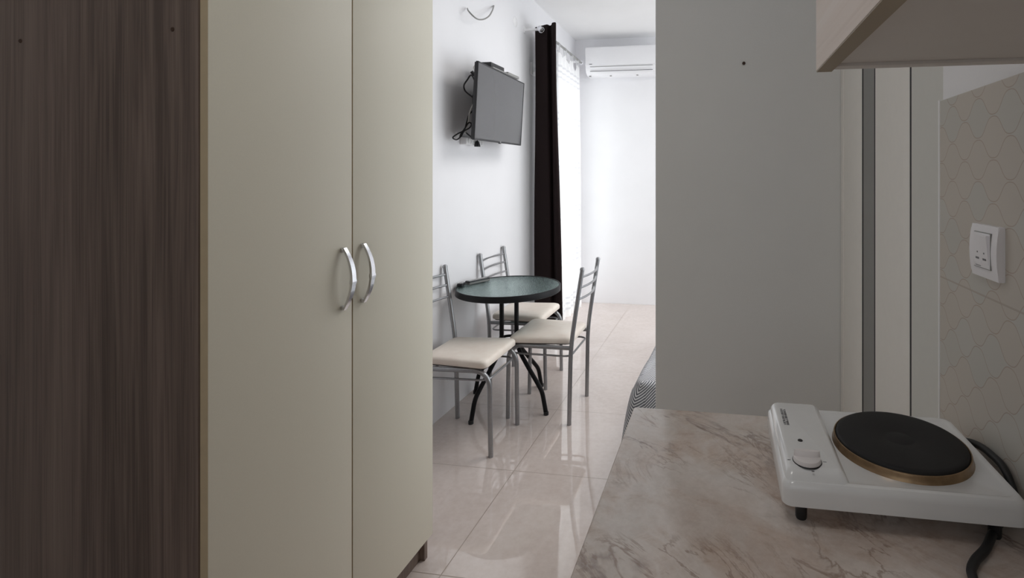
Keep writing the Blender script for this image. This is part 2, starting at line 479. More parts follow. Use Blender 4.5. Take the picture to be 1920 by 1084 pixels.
obj('gap_shade_strip', B(-.0058, .003, .6325, .649, 0, ZT), 'dark_gap', door, 0)
obj('casing', prism(new_bm(), conv(1.69, 1.88, .434, .453, .09, .014), 'z', 0, ZT), 'pvc2', door, 50)
obj('casing_lip', B(-.019, .003, .84, .878, 0, ZT, bev=.002), 'pvc2', door, 50)
obj('lintel', B(-.01, .003, .002, .878, ZT, ZC), 'wall', door, 0)

def window(name, label, fix, lo, hi, z0, z1, axis, mull=True):
    """frame in a wall opening; axis 'y': runs along y at x=fix, axis 'x': runs along x at y=fix"""
    w = thing(name, label, 'window', (fix, lo, z0) if axis == 'y' else (lo, fix, z0)); w['kind'] = 'structure'
    W, H = hi - lo, z1 - z0
    def bar(bm, a0, a1, b0, b1, d=.03):
        if axis == 'y': box(bm, -d, d, a0, a1, b0, b1, .004)
        else: box(bm, a0, a1, -d, d, b0, b1, .004)
    bm = new_bm()
    bar(bm, 0, .06, 0, H); bar(bm, W - .06, W, 0, H); bar(bm, .06, W - .06, 0, .07); bar(bm, .06, W - .06, H - .06, H)
    if mull: bar(bm, W / 2 - .04, W / 2 + .04, .07, H - .06)
    obj('window_frame', bm, 'white_plastic', w)
    bm = new_bm()
    if axis == 'y': box(bm, -.004, .004, .05, W - .05, .06, H - .05)
    else: box(bm, .05, W - .05, -.004, .004, .06, H - .05)
    obj('pane', bm, 'pane', w, 0)
    return w
window('window_1', 'bright balcony window behind the sheer curtain', XL - .1, WY0, WY1, WZ0, WZ1, 'y', False)
window('added_side_window', 'added unseen side window for extra far room light', XR + .1, VY0, VY1, VZ0, VZ1, 'y')  # unseen window added to brighten the far room
window('added_rear_window', 'added unseen window behind the viewer for kitchen light', YN - .1, NX0, NX1, NZ0, NZ1, 'x')  # unseen window added to lift the kitchen light

# ------------------------------------------------------------------ wardrobe
WX, WYN, WYE, WH = -1.02, .852, 1.652, 2.25
wd = thing('wardrobe', 'tall wardrobe with two cream doors and a dark wood side', 'wardrobe', (WX, WYN, 0))
sp = obj('side_panel', B(-.515, 0, .006, .024, 0, WH, .001), 'wood_dark', wd, 30); sp['label'] = 'dark ash wood side panel'
obj('side_panel', B(-.515, 0, .782, .80, 0, WH, .001), 'wood_dark', wd, 30)
obj('top_panel', B(-.515, 0, .024, .782, WH - .018, WH), 'wood_dark', wd, 0)
obj('bottom_panel', B(-.515, -.004, .024, .782, .085, .103), 'wood_dark', wd, 0)
obj('back_panel', B(-.515, -.509, .024, .782, .103, WH - .018), 'cab_white', wd, 0)
obj('plinth', B(-.034, -.018, .024, .782, 0, .085), 'wood_dark', wd, 0)
for (sx, sz) in ((-.060, 1.636), (-.438, 1.628)):
    bm = lathe(new_bm(), [(0, .0012), (.0038, .001), (.0046, 0)], 14, Matrix.Translation((sx, .006, sz)) @ Matrix.Rotation(PI / 2, 4, 'X'))
    obj('screw_cap', bm, 'screw', sp)
# doors stand 2 mm in front of the carcass; 18 mm thick with tan edge bands
def wdoor(y0, y1, hy):
    d = obj('door', B(.0197, .0205, y0, y1, .088, WH - .002, .0003), 'cream', wd, 30); d['label'] = 'cream laminate door'
    e = obj('edge_band', B(.002, .0197, y0, y1, .088, WH - .002), 'edge_band', d, 0)
    e['label'] = 'tan edge band'
    return d
d1 = wdoor(.008, .4027, .37); d2 = wdoor(.4073, .799, .44)
def full_handle(parent, y, z):
    """arched pull with its posts in one mesh"""
    h = .083; bm = new_bm(); n = 30; rings = []; x0 = .0205
    for k in range(n + 1):
        t = -1 + 2 * k / n
        bow = x0 + .0065 + .0225 * (1 - t * t)
        wdt = .0066 * (.8 + .3 * (1 - t * t)); th = .0034
        if -.16 < t < -.02: th, wdt = .0046, wdt * 1.12
        rings.append([bm.verts.new((bow + b * th, y + .006 * (1 - t * t) + a * wdt, z + h * t)) for a, b in ((-1, -1), (1, -1), (1, 1), (-1, 1))])
    for A, C in zip(rings, rings[1:]):
        for q in range(4): bm.faces.new((A[q], A[(q + 1) % 4], C[(q + 1) % 4], C[q]))
    bm.faces.new(rings[0][::-1]); bm.faces.new(rings[-1])
    for sgn in (-1, 1):
        zc = z + sgn * (h - .006)
        box(bm, x0, x0 + .0075, y - .0055, y + .0045, zc - .006, zc + .006, .0008)
    ho = obj('handle', bm, 'chrome', parent, 30); ho['label'] = 'curved chrome pull handle'
full_handle(d1, .366, 1.069); full_handle(d2, .442, 1.071)

# ------------------------------------------------------------------ kitchen run
ct = obj('countertop', B(-.175, .409, -.75, 1.026, .832, .87, .006, 3), 'marble', None, 30)
tag(ct, 'beige and rust veined marble-look worktop under the hotplate', 'worktop')
bc = thing('base_cabinet', 'low kitchen cabinet carrying the marble-look worktop', 'kitchen cabinet', (0, 0, 0))
obj('body', B(-.12, .405, -.72, 1.0, .1, .831), 'cab_white', bc, 0)
obj('plinth', B(-.07, .40, -.70, .98, 0, .1), 'wood_dark', bc, 0)
for k in range(4):
    y0 = -.718 + k * .43
    d = obj('door', B(-.139, -.121, y0, y0 + .426, .105, .822, .001), 'wood_light', bc, 30)
    obj('handle', tube(new_bm(), fillet([(-.14, y0 + .16, .77), (-.165, y0 + .16, .77), (-.165, y0 + .27, .77), (-.14, y0 + .27, .77)], .012), .005), 'chrome', d)
wc = thing('wall_cabinet', 'pale oak wall cabinet above the worktop, open end toward the passage', 'kitchen cabinet', (.099, .55, 1.451))
wc['label'] = 'pale oak wall cabinet hanging above the hotplate'
obj('door', B(0, .016, -.44, 0, 0, .72, .0008), 'wood_light', wc, 30)
obj('door', B(0, .016, -.884, -.444, 0, .72, .0008), 'wood_light', wc, 30)
obj('edge_strip', B(.0005, .0155, -.8835, -.0005, -.0012, .0002), 'wood_edge', wc, 0)
obj('bottom_panel', B(.018, .318, -.884, -.016, .004, .02), 'cab_white', wc, 0)
obj('side_panel', B(.018, .320, -.0155, 0, .001, .72, .0006), 'cab_white', wc, 30)
obj('side_panel', B(.018, .320, -.90, -.8845, .001, .72), 'cab_white', wc, 30)
obj('top_panel', B(.018, .318, -.884, -.016, .702, .72), 'cab_white', wc, 0)
obj('back_panel', B(.314, .3185, -.884, -.016, .02, .702), 'cab_white', wc, 0)

# ------------------------------------------------------------------ hotplate
HX0, HX1, HY0, HY1, HZ = .083, .386, .700, .932, .87
hp = thing('hotplate', 'white single electric hotplate on the marble-look worktop', 'hotplate', (HX0, HY0, HZ))
W, D = HX1 - HX0, HY1 - HY0
zb, zt, zp = .028, .062, .074         # underside, plate deck, raised control deck
def rrect(x0, x1, y0, y1, r, n=6):
    pts = []
    for cx, cy, a0 in ((x1 - r, y1 - r, 0), (x0 + r, y1 - r, 90), (x0 + r, y0 + r, 180), (x1 - r, y0 + r, 270)):
        for k in range(n + 1):
            a = math.radians(a0 + 90 * k / n); pts.append((cx + r * math.cos(a), cy + r * math.sin(a)))
    return pts
def loft(bm, layers, cap0=True, cap1=True):
    rings = [[bm.verts.new((x, y, z if not callable(z) else z(x, y))) for x, y in poly] for poly, z in layers]
    for A, C in zip(rings, rings[1:]):
        n = len(A)
        for k in range(n): bm.faces.new((A[k], A[(k + 1) % n], C[(k + 1) % n], C[k]))
    if cap0: bm.faces.new(rings[0][::-1])
    if cap1: bm.faces.new(rings[-1])
    return bm
def inset(d, r): return rrect(d, W - d, d, D - d, r)
bm = loft(new_bm(), [(inset(.004, .012), zb), (inset(0, .014), zb + .002), (inset(0, .014), zt - .012), (inset(.0012, .014), zt - .005),
                     (inset(.0045, .013), zt - .001), (inset(.009, .012), zt), (inset(.012, .012), zt - .0012), (inset(.015, .011), zt - .0025)])
body = obj('housing', bm, 'hob_white', hp, 35); body['label'] = 'glossy white enamel housing'
# raised control deck: sloped shoulders, wedge toward the plate
CX1 = .083
def cd(d, r): return rrect(d, CX1 - d * 1.1, .004 + d, D - .004 - d, r)
bm = loft(new_bm(), [(rrect(.0045, CX1 + .006, .005, D - .005, .010), zt - .0028), (rrect(.006, CX1 + .003, .009, D - .007, .009), zt + .004),
                     (rrect(.0095, CX1 - .001, .016, D - .0095, .007), zt + .0090), (rrect(.012, CX1 - .004, .020, D - .012, .006), zt + .011),
                     (rrect(.0145, CX1 - .006, .023, D - .014, .005), zt + .0115)])
deck = obj('control_panel', bm, 'hob_white', hp, 35)
ZD = zt + .0115
# plate with its browned rim
px_, py_ = .270 - HX0, .821 - HY0
T = Matrix.Translation((px_, py_, 0))
pz = .0735
pl = obj('plate', lathe(new_bm(), [(0, pz), (.018, pz), (.02, pz - .0005), (.022, pz), (.084, pz + .0004), (.0895, pz), (.0915, pz - .0015), (.0925, pz - .005), (.0925, pz - .009), (0, pz - .009)], 72, T @ Matrix.Diagonal((.985, .985, 1, 1))), 'iron', hp, 40)
pl['label'] = 'black cast iron plate'
rm = obj('rim', lathe(new_bm(), [(.0926, pz - .0048), (.0938, pz - .0033), (.0952, pz - .0036), (.0960, pz - .006), (.0962, zt + .0015), (.0975, zt - .001), (.0985, zt - .0035), (.0926, zt - .0035), (.0926, pz - .0048)], 72, T @ Matrix.Diagonal((.985, .985, 1, 1))), 'brass', pl, 40)
rm['label'] = 'heat-browned metal rim'
kx, ky = .1205 - HX0, .736 - HY0
kn = obj('knob', lathe(new_bm(), [(0, ZD + .0075), (.015, ZD + .0068), (.0178, ZD + .0058), (.019, ZD + .0015), (.019, ZD + .0005), (0, ZD + .0005)], 40, Matrix.Translation((kx, ky, 0))), 'knob_white', hp, 40)
bm = new_bm(); n = 18; top = []; bot = []
for k in range(n):
    a = 2 * PI * k / n; x, y = .0178 * math.cos(a), .0058 * math.sin(a)
    top.append((kx + x * .97, ky + .001 + y * .55)); bot.append((kx + x, ky + .001 + y))
loft(bm, [(bot, ZD + .006), (bot, ZD + .008), ([(kx + (a - kx) * .98, ky + .001 + (b - ky - .001) * .8) for a, b in bot], ZD + .012), (top, ZD + .014)])
obj('grip', bm, 'knob_white', kn, 40)
obj('knob_collar', lathe(new_bm(), [(0, ZD + .0007), (.0198, ZD + .0007), (.0201, ZD - .0005), (0, ZD - .0005)], 40, Matrix.Translation((kx, ky - .0004, 0))), 'black_plastic', kn)
obj('indicator_light', lathe(new_bm(), [(0, ZD + .0012), (.0032, ZD + .001), (.0042, ZD - .0006), (0, ZD - .0006)], 24, Matrix.Translation((.1195 - HX0, .791 - HY0, 0))), 'black_plastic', hp)
bm = new_bm()                                                # printed dial marks and the printed block
for mx, my, w_, h_ in ((-.0245, -.001, .0045, .0012), (.0240, .0005, .0045, .0012), (.0035, -.0255, .0035, .0022)):
    obj('dial_mark', B(kx + mx - w_ / 2, kx + mx + w_ / 2, ky + my - h_ / 2, ky + my + h_ / 2, ZD - .0002, ZD + .0002), 'print_grey', hp, 0)
bm = new_bm()
rr = random.Random(3)
for line, x in enumerate((.0185, .0232)):                    # two lines of small block print running along the panel
    y = .138
    while y < .192:
        L = rr.uniform(.0032, .0052)
        s = rr.choice(('E', 'C', 'H', 'B'))
        zz0, zz1 = ZD - .0002, ZD + .0002
        box(bm, x, x + .0038, y, y + .0009, zz0, zz1)
        if s in 'EB': box(bm, x, x + .0008, y, y + L - .001, zz0, zz1)
        if s in 'ECB': box(bm, x + .0030, x + .0038, y, y + L - .001, zz0, zz1)
        if s in 'HB': box(bm, x, x + .0038, y + L - .0019, y + L - .001, zz0, zz1)
        box(bm, x + .0015, x + .0022, y, y + L - .0015, zz0, zz1)
        y += L
obj('printed_marks', bm, 'print_grey', hp, 0)
for fx, fy in ((.028, .026), (W - .03, .026), (.022, D - .03), (W - .03, D - .03)):
    obj('foot', lathe(new_bm(), [(0, 0), (.007, 0), (.0078, .002), (.0085, .027), (0, .027)], 20, Matrix.Translation((fx, fy, 0))), 'black_plastic', hp)
def wl(p): return (p[0] - HX0, p[1] - HY0, p[2] - HZ)
cord = [(.382, .90, .908), (.394, .885, .915), (.4005, .86, .921), (.4015, .83, .925), (.4015, .795, .924), (.401, .768, .905), (.398, .752, .885), (.385, .748, .877),
        (.372, .745, .8765), (.352, .722, .8765), (.328, .69, .8765), (.303, .664, .8765), (.290, .640, .8765), (.290, .60, .8765), (.31, .52, .8765), (.33, .40, .8765), (.32, .2, .8765)]
obj('power_cord', tube(new_bm(), smooth_path([wl(p) for p in cord], 8), .0054, 12), 'black_cable', hp)['label'] = 'thick black power cord'

# ------------------------------------------------------------------ double switch on the tiles
sw = thing('light_switch', 'white double rocker switch plate on the patterned tiles', 'light switch', (.41, .848, 1.2265))
def arcplate(w, h, d, bulge, n=10):
    """plate in the yz plane bulging toward -x"""
    bm = new_bm(); pts = []
    for k in range(n + 1):
        s = -1 + 2 * k / n; pts.append((-d - bulge * (1 - s * s), s * h))
    poly = [(0, -h)] + pts + [(0, h)]
    A = [bm.verts.new((x, -w, z)) for x, z in poly]; C = [bm.verts.new((x, w, z)) for x, z in poly]
    m = len(poly)
    for k in range(m): bm.faces.new((A[k], A[(k + 1) % m], C[(k + 1) % m], C[k]))
    bm.faces.new(A[::-1]); bm.faces.new(C)
    es = [e for e in bm.edges if e.calc_length() > .05 or True]
    bmesh.ops.bevel(bm, geom=[e for e in bm.edges if abs(e.verts[0].co.y - e.verts[1].co.y) < 1e-6 and min(e.verts[0].co.x, e.verts[1].co.x) < -.004],
                    offset=.0012, segments=2, affect='EDGES')
    return bm
obj('frame', arcplate(.0405, .0405, .008, .004), 'switch_plastic', sw, 35)
obj('switch_insert', B(-.0128, -.006, -.0235, .0235, -.0245, .0285, .0006), 'switch_plastic', sw, 30)
obj('insert_gap', B(-.0122, -.006, -.0245, .0245, -.0255, .0295), 'alu', sw, 0)
for y0, y1, tp in ((-.0215, -.0008, .0172), (.0008, .0215, .0138)):
    bm = new_bm()
    prism(bm, [(-.011, -.018), (-.0135, -.018), (-tp, .0245), (-tp + .001, .026), (-.011, .026)], 'y', y0, y1)
    rk = obj('rocker', bm, 'switch_plastic', sw, 25)
    bm = new_bm(); yc = (y0 + y1) / 2
    def on(z): return -.0135 - (z + .018) / .0425 * (tp - .0135)
    prism(bm, [(on(-.0125) - .0003, -.0125), (on(-.0095) - .0003, -.0095), (on(-.0095) + .001, -.0095), (on(-.0125) + .001, -.0125)], 'y', yc - .005, yc + .005)
    prism(bm, [(on(-.003) - .0003, -.003), (on(-.0005) - .0003, -.0005), (on(-.0005) + .001, -.0005), (on(-.003) + .001, -.003)], 'y', yc - .0013, yc + .0013)
    obj('rocker_mark', bm, 'print_grey', rk, 0)
obj('brand_line', B(-.0131, -.0128, .002, .018, -.0228, -.0218), 'print_grey', sw, 0)

# nail hole screw on the partition
bm = lathe(new_bm(), [(0, .006), (.004, .006), (.006, .003), (.006, -.002), (0, -.002)], 14, Matrix.Rotation(PI / 2, 4, 'X'))
tag(obj('wall_plug', bm, 'screw', None, 40, (.0875, YS - .0005, 1.765)), 'small brown wall plug in the grey partition wall', 'wall plug')

# ------------------------------------------------------------------ dining chairs (facing +x)
def make_chair(label):
    t = thing('dining_chair', label, 'chair', (0, 0, 0), 0, 'metal chairs around the bistro table')
    # cushion: trapezoid plan, rounded edges
    bm = new_bm()
    def plan(d):
        P = [(.170 - d, -.188 + d), (.170 - d, .188 - d), (-.185 + d, .160 - d), (-.185 + d, -.160 + d)]
        pts = fillet([P[3]] + P[:], .035, 5)
        out = []
        L = 4
        for i in range(4):
            a, b_, c = Vector((*P[i - 1], 0)), Vector((*P[i], 0)), Vector((*P[(i + 1) % 4], 0))
            d1, d2 = (a - b_).normalized(), (c - b_).normalized(); r = .035
            for k in range(7):
                q = k / 6; v = (1 - q) ** 2 * (b_ + d1 * r) + 2 * q * (1 - q) * b_ + q * q * (b_ + d2 * r)
                out.append((v.x, v.y))
        return out
    loft(bm, [(plan(.006), .428), (plan(.001), .431), (plan(0), .440), (plan(.001), .452), (plan(.006), .460), (plan(.016), .465), (plan(.05), .468), (plan(.1), .469)])
    s = obj('seat', bm, 'vinyl', t, 45); s['label'] = 'cream vinyl seat cushion'
    obj('seat_board', loft(new_bm(), [(plan(.012), .421), (plan(.012), .4285)]), 'board', t, 30)
    for sg in (-1, 1):
        # rear leg and back post in one bent tube
        pts = fillet([(-.178, sg * .184, 0), (-.186, sg * .180, .425), (-.25, sg * .178, .845)], .10, 8)
        p = obj('rear_leg', tube(new_bm(), pts, .0125, 12, flat=(.0130, .0118)), 'steel', t)
        obj('post_cap', lathe(new_bm(), [(0, .855), (.009, .853), (.0138, .846), (.0138, .838), (0, .838)], 16, Matrix.Translation((-.25, sg * .178, 0))), 'steel', p)
        # front leg bends back under the seat as the side rail
        pts = fillet([(.182, sg * .161, 0), (.176, sg * .164, .411), (-.184, sg * .172, .411)], .085, 10)
        obj('front_leg', tube(new_bm(), pts, .0115, 12), 'steel', t)
    for zz in (.800, .742, .678):
        xb = -.186 - .064 * (zz - .425) / .42
        pts = [(xb - .028 * (1 - (k / 8) ** 2), .176 * k / 8, zz) for k in range(-8, 9)]
        obj('back_slat', tube(new_bm(), pts, .0062, 8), 'steel', t)
    ring = [(-.18, -.172), (.165, -.16), (.165, .16), (-.18, .172)]
    pts = fillet([(x, y, .365) for x, y in [(-.18, 0)] + [ring[3], ring[2], ring[1], ring[0]] + [(-.18, 0)]], .05, 6)
    obj('stretcher_ring', tube(new_bm(), pts[:-1], .0055, 8, closed=True), 'steel', t)
    return t
grp = 'metal chairs around the bistro table'
c1 = make_chair('grey metal chair with cream seat nearest the wardrobe, back to the wall')
c1.location = (-1.268, 2.452, 0)
dup(c1, (-1.272, 3.235, 0), 0, 'grey metal chair behind the round table, below the dark curtain', grp)
dup(c1, (-.986, 2.838, 0), PI, 'grey metal chair right of the round table, turned toward the wall', grp)

# ------------------------------------------------------------------ bistro table
TX, TY = -1.236, 2.85
tb = thing('bistro_table', 'round black bistro table with hammered green glass top', 'table', (TX, TY, 0))
RT = .302
obj('tabletop', lathe(new_bm(), [(0, .6985), (.2925, .6985), (.2925, .6925), (0, .6925)], 72), 'glass_top', tb, 40)['label'] = 'hammered green glass disc'
obj('rim', lathe(new_bm(), [(.2925, .699), (.295, .7015), (RT - .002, .7015), (RT, .699), (RT, .668), (RT - .003, .666), (.286, .666), (.286, .6915), (.2925, .6918), (.2925, .699)], 72), 'black_steel', tb, 40)
A0 = math.radians(23.6)
for k in range(4):
    a = A0 + PI / 4 + k * PI / 2
    ca, sa = math.cos(a), math.sin(a)
    prof = [(.285, .678), (.07, .672), (.06, .655), (.06, .395), (.075, .33), (.235, .155), (.262, .105), (.287, .012), (.288, 0)]
    pts = smooth_path([(r * ca, r * sa, z) for r, z in ((.06, .668), (.06, .60), (.06, .45), (.062, .39), (.085, .325), (.15, .245), (.222, .165), (.255, .12), (.272, .06), (.286, 0))], 6)
    l = obj('leg', tube(new_bm(), pts, .0125, 12), 'black_steel', tb)
    obj('foot_cap', lathe(new_bm(), [(0, 0), (.014, 0), (.0142, .016), (.0125, .019), (0, .019)], 16, Matrix.Translation((.285 * ca, .285 * sa, .0))), 'black_plastic', l)
    obj('support_arm', tube(new_bm(), [(.05 * ca, .05 * sa, .676), (.289 * ca, .289 * sa, .680)], .008, 8, flat=(.012, .006)), 'black_steel', tb)
    obj('bolt', lathe(new_bm(), [(0, .008), (.005, .008), (.006, 0), (0, 0)], 10, Matrix.Translation((.072 * ca, .072 * sa, .645)) @ Matrix.Rotation(a, 4, 'Z') @ Matrix.Rotation(PI / 2, 4, 'Y')), 'steel', tb)
def ring(name, z, r, rr, par):
    pts = [(r * math.cos(2 * PI * k / 40), r * math.sin(2 * PI * k / 40), z) for k in range(40)]
    return obj(name, tube(new_bm(), pts, rr, 10, closed=True), 'black_steel', par)
ring('collar_ring', .645, .052, .009, tb); ring('brace_ring', .385, .056, .008, tb)

# remotes on the table
def remote(name, label, cx, cy, ang, L, Wd, H, buttons=True):
    t = thing(name, label, 'remote control', (cx, cy, .7017), ang, 'remotes on the table')
    bm = loft(new_bm(), [(rrect(-L / 2 + .004, L / 2 - .004, -Wd / 2 + .003, Wd / 2 - .003, .008), 0), (rrect(-L / 2, L / 2, -Wd / 2, Wd / 2, .010), .004),
                         (rrect(-L / 2, L / 2, -Wd / 2, Wd / 2, .010), H * .55)])
    obj('case', bm, 'alu' if buttons else 'black_plastic', t, 40)
    bm = loft(new_bm(), [(rrect(-L / 2 + .001, L / 2 - .001, -Wd / 2 + .001, Wd / 2 - .001, .010), H * .5), (rrect(-L / 2 + .001, L / 2 - .001, -Wd / 2 + .001, Wd / 2 - .001, .010), H * .85), (rrect(-L / 2 + .005, L / 2 - .005, -Wd / 2 + .005, Wd / 2 - .005, .007), H)])
    obj('top_shell', bm, 'black_plastic', t, 40)
    bm = new_bm()
    nx = int(L / .013) - 1
    for i in range(nx):
        for j in (-1, 0, 1):
            bx, by = -L / 2 + .016 + i * .012, j * Wd * .27
            box(bm, bx - .0035, bx + .0035, by - .003, by + .003, H - .0003, H + .0012, .0006, 1)
    obj('buttons', bm, 'logo_grey', t, 30)
    return t
remote('remote_control', 'long dark remote control with grey buttons on the glass table', -1.457, 2.897, math.radians(66), .165, .044, .021)
remote('remote_control', 'small dark remote lying at the wall-side rim of the glass table', -1.505, 2.785, math.radians(100), .06, .036, .02, False)

# ------------------------------------------------------------------ television on its wall bracket
tv = thing('television', 'flat television tilted on a wall bracket above the table', 'television', (XL, 3.038, 1.70))
yaw = math.atan2(-.032, .744)
TM = Matrix.Translation((-1.366 - XL, 0, 1.779 - 1.70)) @ Matrix.Rotation(-math.atan2(-.032, .744) * -1 if False else math.atan2(.032, .744), 4, 'Z') @ Matrix.Rotation(math.radians(3.6), 4, 'Y') @ Matrix.Rotation(math.radians(1.0), 4, 'X')
# local: width along y (+-.375), height along z (+-.22), front toward +x
def tvobj(name, bm, mat, par=tv, sm=30):
    bmesh.ops.transform(bm, matrix=TM, verts=bm.verts[:]); return obj(name, bm, mat, par, sm)
tvobj('back_shell', loft(new_bm(), [([(y, z) for y, z in rrect(-.36, .36, -.21, .21, .012)], -.012), ([(y, z) for y, z in rrect(-.30, .30, -.17, .13, .02)], -.045)]) if False else
      box(box(new_bm(), -.022, -.004, -.372, .372, -.217, .217, .004), -.05, -.02, -.28, .28, -.19, .10, .01), 'black_plastic')
bm = new_bm()
for y0, y1, z0, z1 in ((-.3755, -.3695, -.2205, .2205), (.3695, .3755, -.2205, .2205), (-.3695, .3695, .2145, .2205), (-.3695, .3695, -.2205, -.210)):
    box(bm, -.012, .003, y0, y1, z0, z1, .001, 1)
bz = tvobj('bezel', bm, 'black_plastic')
tvobj('screen', B(-.006, .0008, -.3695, .3695, -.210, .2145), 'screen', tv, 0)['label'] = 'glossy grey screen'
mt = TM @ Matrix.Translation((.0034, 0, -.2152)) @ Matrix.Rotation(PI / 2, 4, 'Z') @ Matrix.Rotation(PI / 2, 4, 'X')
obj('logo', text_bm('LG', .012, mt), 'logo_grey', bz, 0)
tvobj('infrared_sensor', B(-.006, .003, -.012, .012, -.2255, -.2202, .001), 'black_plastic')
bm = new_bm()                                               # wall plate, arm, screen plate
box(bm, 0, .006, -.05, .05, .0, .16, .001); box(bm, .004, .10, -.02, .02, .055, .095, .004); box(bm, .098, .106, -.09, .09, -.02, .17, .001)
obj('wall_bracket', bm, 'black_steel', tv, 30)
# set-top box riding on the top edge, with a slim grey rail
sb = thing('set_top_box', 'small black set-top box perched on top of the television', 'set-top box', (-1.385, 2.99, 2.008))
obj('box_body', B(-.06, .012, -.09, .10, .008, .036, .002, 2, Matrix.Rotation(math.radians(1.0), 4, 'X')), 'black_plastic', sb)
obj('clip_shelf', B(-.065, .022, -.08, .32, .0, .008, .001, 1, Matrix.Rotation(math.radians(1.0), 4, 'X')), 'alu', sb)['label'] = 'slim grey clip-on shelf'
obj('clip_lip', B(-.01, .022, .14, .32, .007, .018, .001, 1, Matrix.Rotation(math.radians(1.0), 4, 'X')), 'alu', sb)
# cables behind the television
wallx = XL
def pw(px, py, x):
    """point on the plane x=const seen at a pixel of the photograph"""
    u = (px - 1205) / 950; v = (333 - py) / 950; t = math.atan(145 / 950); c, s = math.cos(t), math.sin(t)
    d = (u * c - s, u * s + c, v); k = x / d[0]
    return (x, d[1] * k, CH + v * k)
def cable(name, label, pix, r, mat, n=8):
    pts = smooth_path([pw(*p) for p in pix], n)
    o = obj(name, tube(new_bm(), pts, r, 8), mat, None); tag(o, label, 'cable'); return o
cable('power_cable', 'black looped cable bulging out behind the television', [(893, 158, -1.44), (884, 141, -1.46), (876, 150, -1.49), (870, 160, -1.50), (872, 170, -1.50), (882, 179, -1.47), (893, 187, -1.44)], .0045, 'black_cable')
cable('antenna_cable', 'white cable dropping behind the television to the power strip', [(892, 186, -1.45), (887, 196, -1.47), (881, 210, -1.49), (878, 228, -1.50), (875, 243, -1.505), (872, 250, -1.50)], .004, 'white_cable')
cable('power_cable', 'black cable coil bunched above the power strip', [(886, 208, -1.50), (879, 216, -1.51), (875, 230, -1.51), (870, 244, -1.51), (858, 251, -1.50), (849, 258, -1.50), (856, 262, -1.495), (864, 256, -1.49), (870, 246, -1.49), (880, 240, -1.48), (884, 233, -1.485), (879, 230, -1.49), (872, 240, -1.50), (864, 252, -1.50), (862, 259, -1.505)], .0042, 'black_cable')
cable('power_cable', 'black cable running from the power strip up to the screen corner', [(874, 249, -1.50), (880, 254, -1.49), (886, 258, -1.48), (892, 257, -1.45)], .0042, 'black_cable')
cable('signal_cable', 'small white loop at the upper left corner of the television', [(893, 122, -1.43), (889, 124, -1.45), (888, 128, -1.46), (890, 131, -1.455), (893, 131, -1.44)], .003, 'white_cable')
obj_plug = obj('cable_connector', tube(new_bm(), [pw(884, 134, -1.47), pw(890, 142, -1.455)], .010, 10), 'black_plastic', None)
tag(obj_plug, 'black cable connector plugged behind the upper left television corner', 'connector')
p0, p1 = pw(862, 258, wallx), pw(896, 263, wallx)
ps = thing('power_strip', 'white power strip fixed to the wall below the television', 'power strip', (wallx, p0[1], p0[2] - .02))
Lp = p1[1] - p0[1]
obj('strip_body', B(.001, .042, 0, Lp, -.02, .022, .004), 'white_plastic', ps)
for k in range(3):
    yy = Lp * (k + .6) / 3.3
    obj('socket', lathe(new_bm(), [(0, -.004), (.015, -.004), (.016, .002), (.018, .002), (.018, -.006), (0, -.006)], 20, Matrix.Translation((.043, yy, .001)) @ Matrix.Rotation(PI / 2, 4, 'Y')), 'white_plastic', ps)
obj('switch_tab', B(.0, .014, -.055, -.035, .0, .05, .002), 'white_plastic', ps)
q = pw(895, 266, -1.485)
pg = thing('power_plug', 'black triangular plug hanging under the lower left television corner', 'plug', (q[0], q[1], q[2] - .03))
obj('plug_body', loft(new_bm(), [(rrect(-.014, .014, -.018, .018, .006), 0), (rrect(-.013, .013, -.016, .016, .006), .012), (rrect(-.006, .006, -.006, .006, .003), .036)]), 'black_plastic', pg)
obj('plug_cord', tube(new_bm(), smooth_path([(0, 0, .034), (.0, .0, .05), (-.008, -.02, .065), (-.02, -.03, .07)], 5), .0035, 8), 'black_cable', pg)
# loose cable, junction cover and socket on the left wall
cable('loose_cable', 'grey loose cable end curling out of the wall above the television', [(876.5, 16, -1.53), (878, 20, -1.50), (886, 29, -1.47), (896, 36, -1.46), (907, 36, -1.46), (917, 30, -1.47), (923, 20, -1.50), (926, 11, -1.538)], .0045, M['alu'])
j = pw(966, 41, wallx)
tag(obj('junction_cover', lathe(new_bm(), [(0, .006), (.034, .005), (.040, .001), (.040, -.001), (0, -.001)], 32, Matrix.Translation(j) @ Matrix.Rotation(PI / 2, 4, 'Y')), 'white_plastic', None), 'round white junction cover high on the left wall', 'junction cover')
j = pw(998, 130, wallx)
so = thing('wall_socket', 'white wall socket beside the dark curtain', 'socket', j)
obj('frame', B(0, .012, -.042, .042, -.05, .05, .003), 'white_plastic', so)
obj('socket_face', lathe(new_bm(), [(0, .005), (.017, .005), (.019, .013), (.024, .014), (.026, .011), (0, .011)], 24, Matrix.Rotation(PI / 2, 4, 'Y')), 'white_plastic', so)

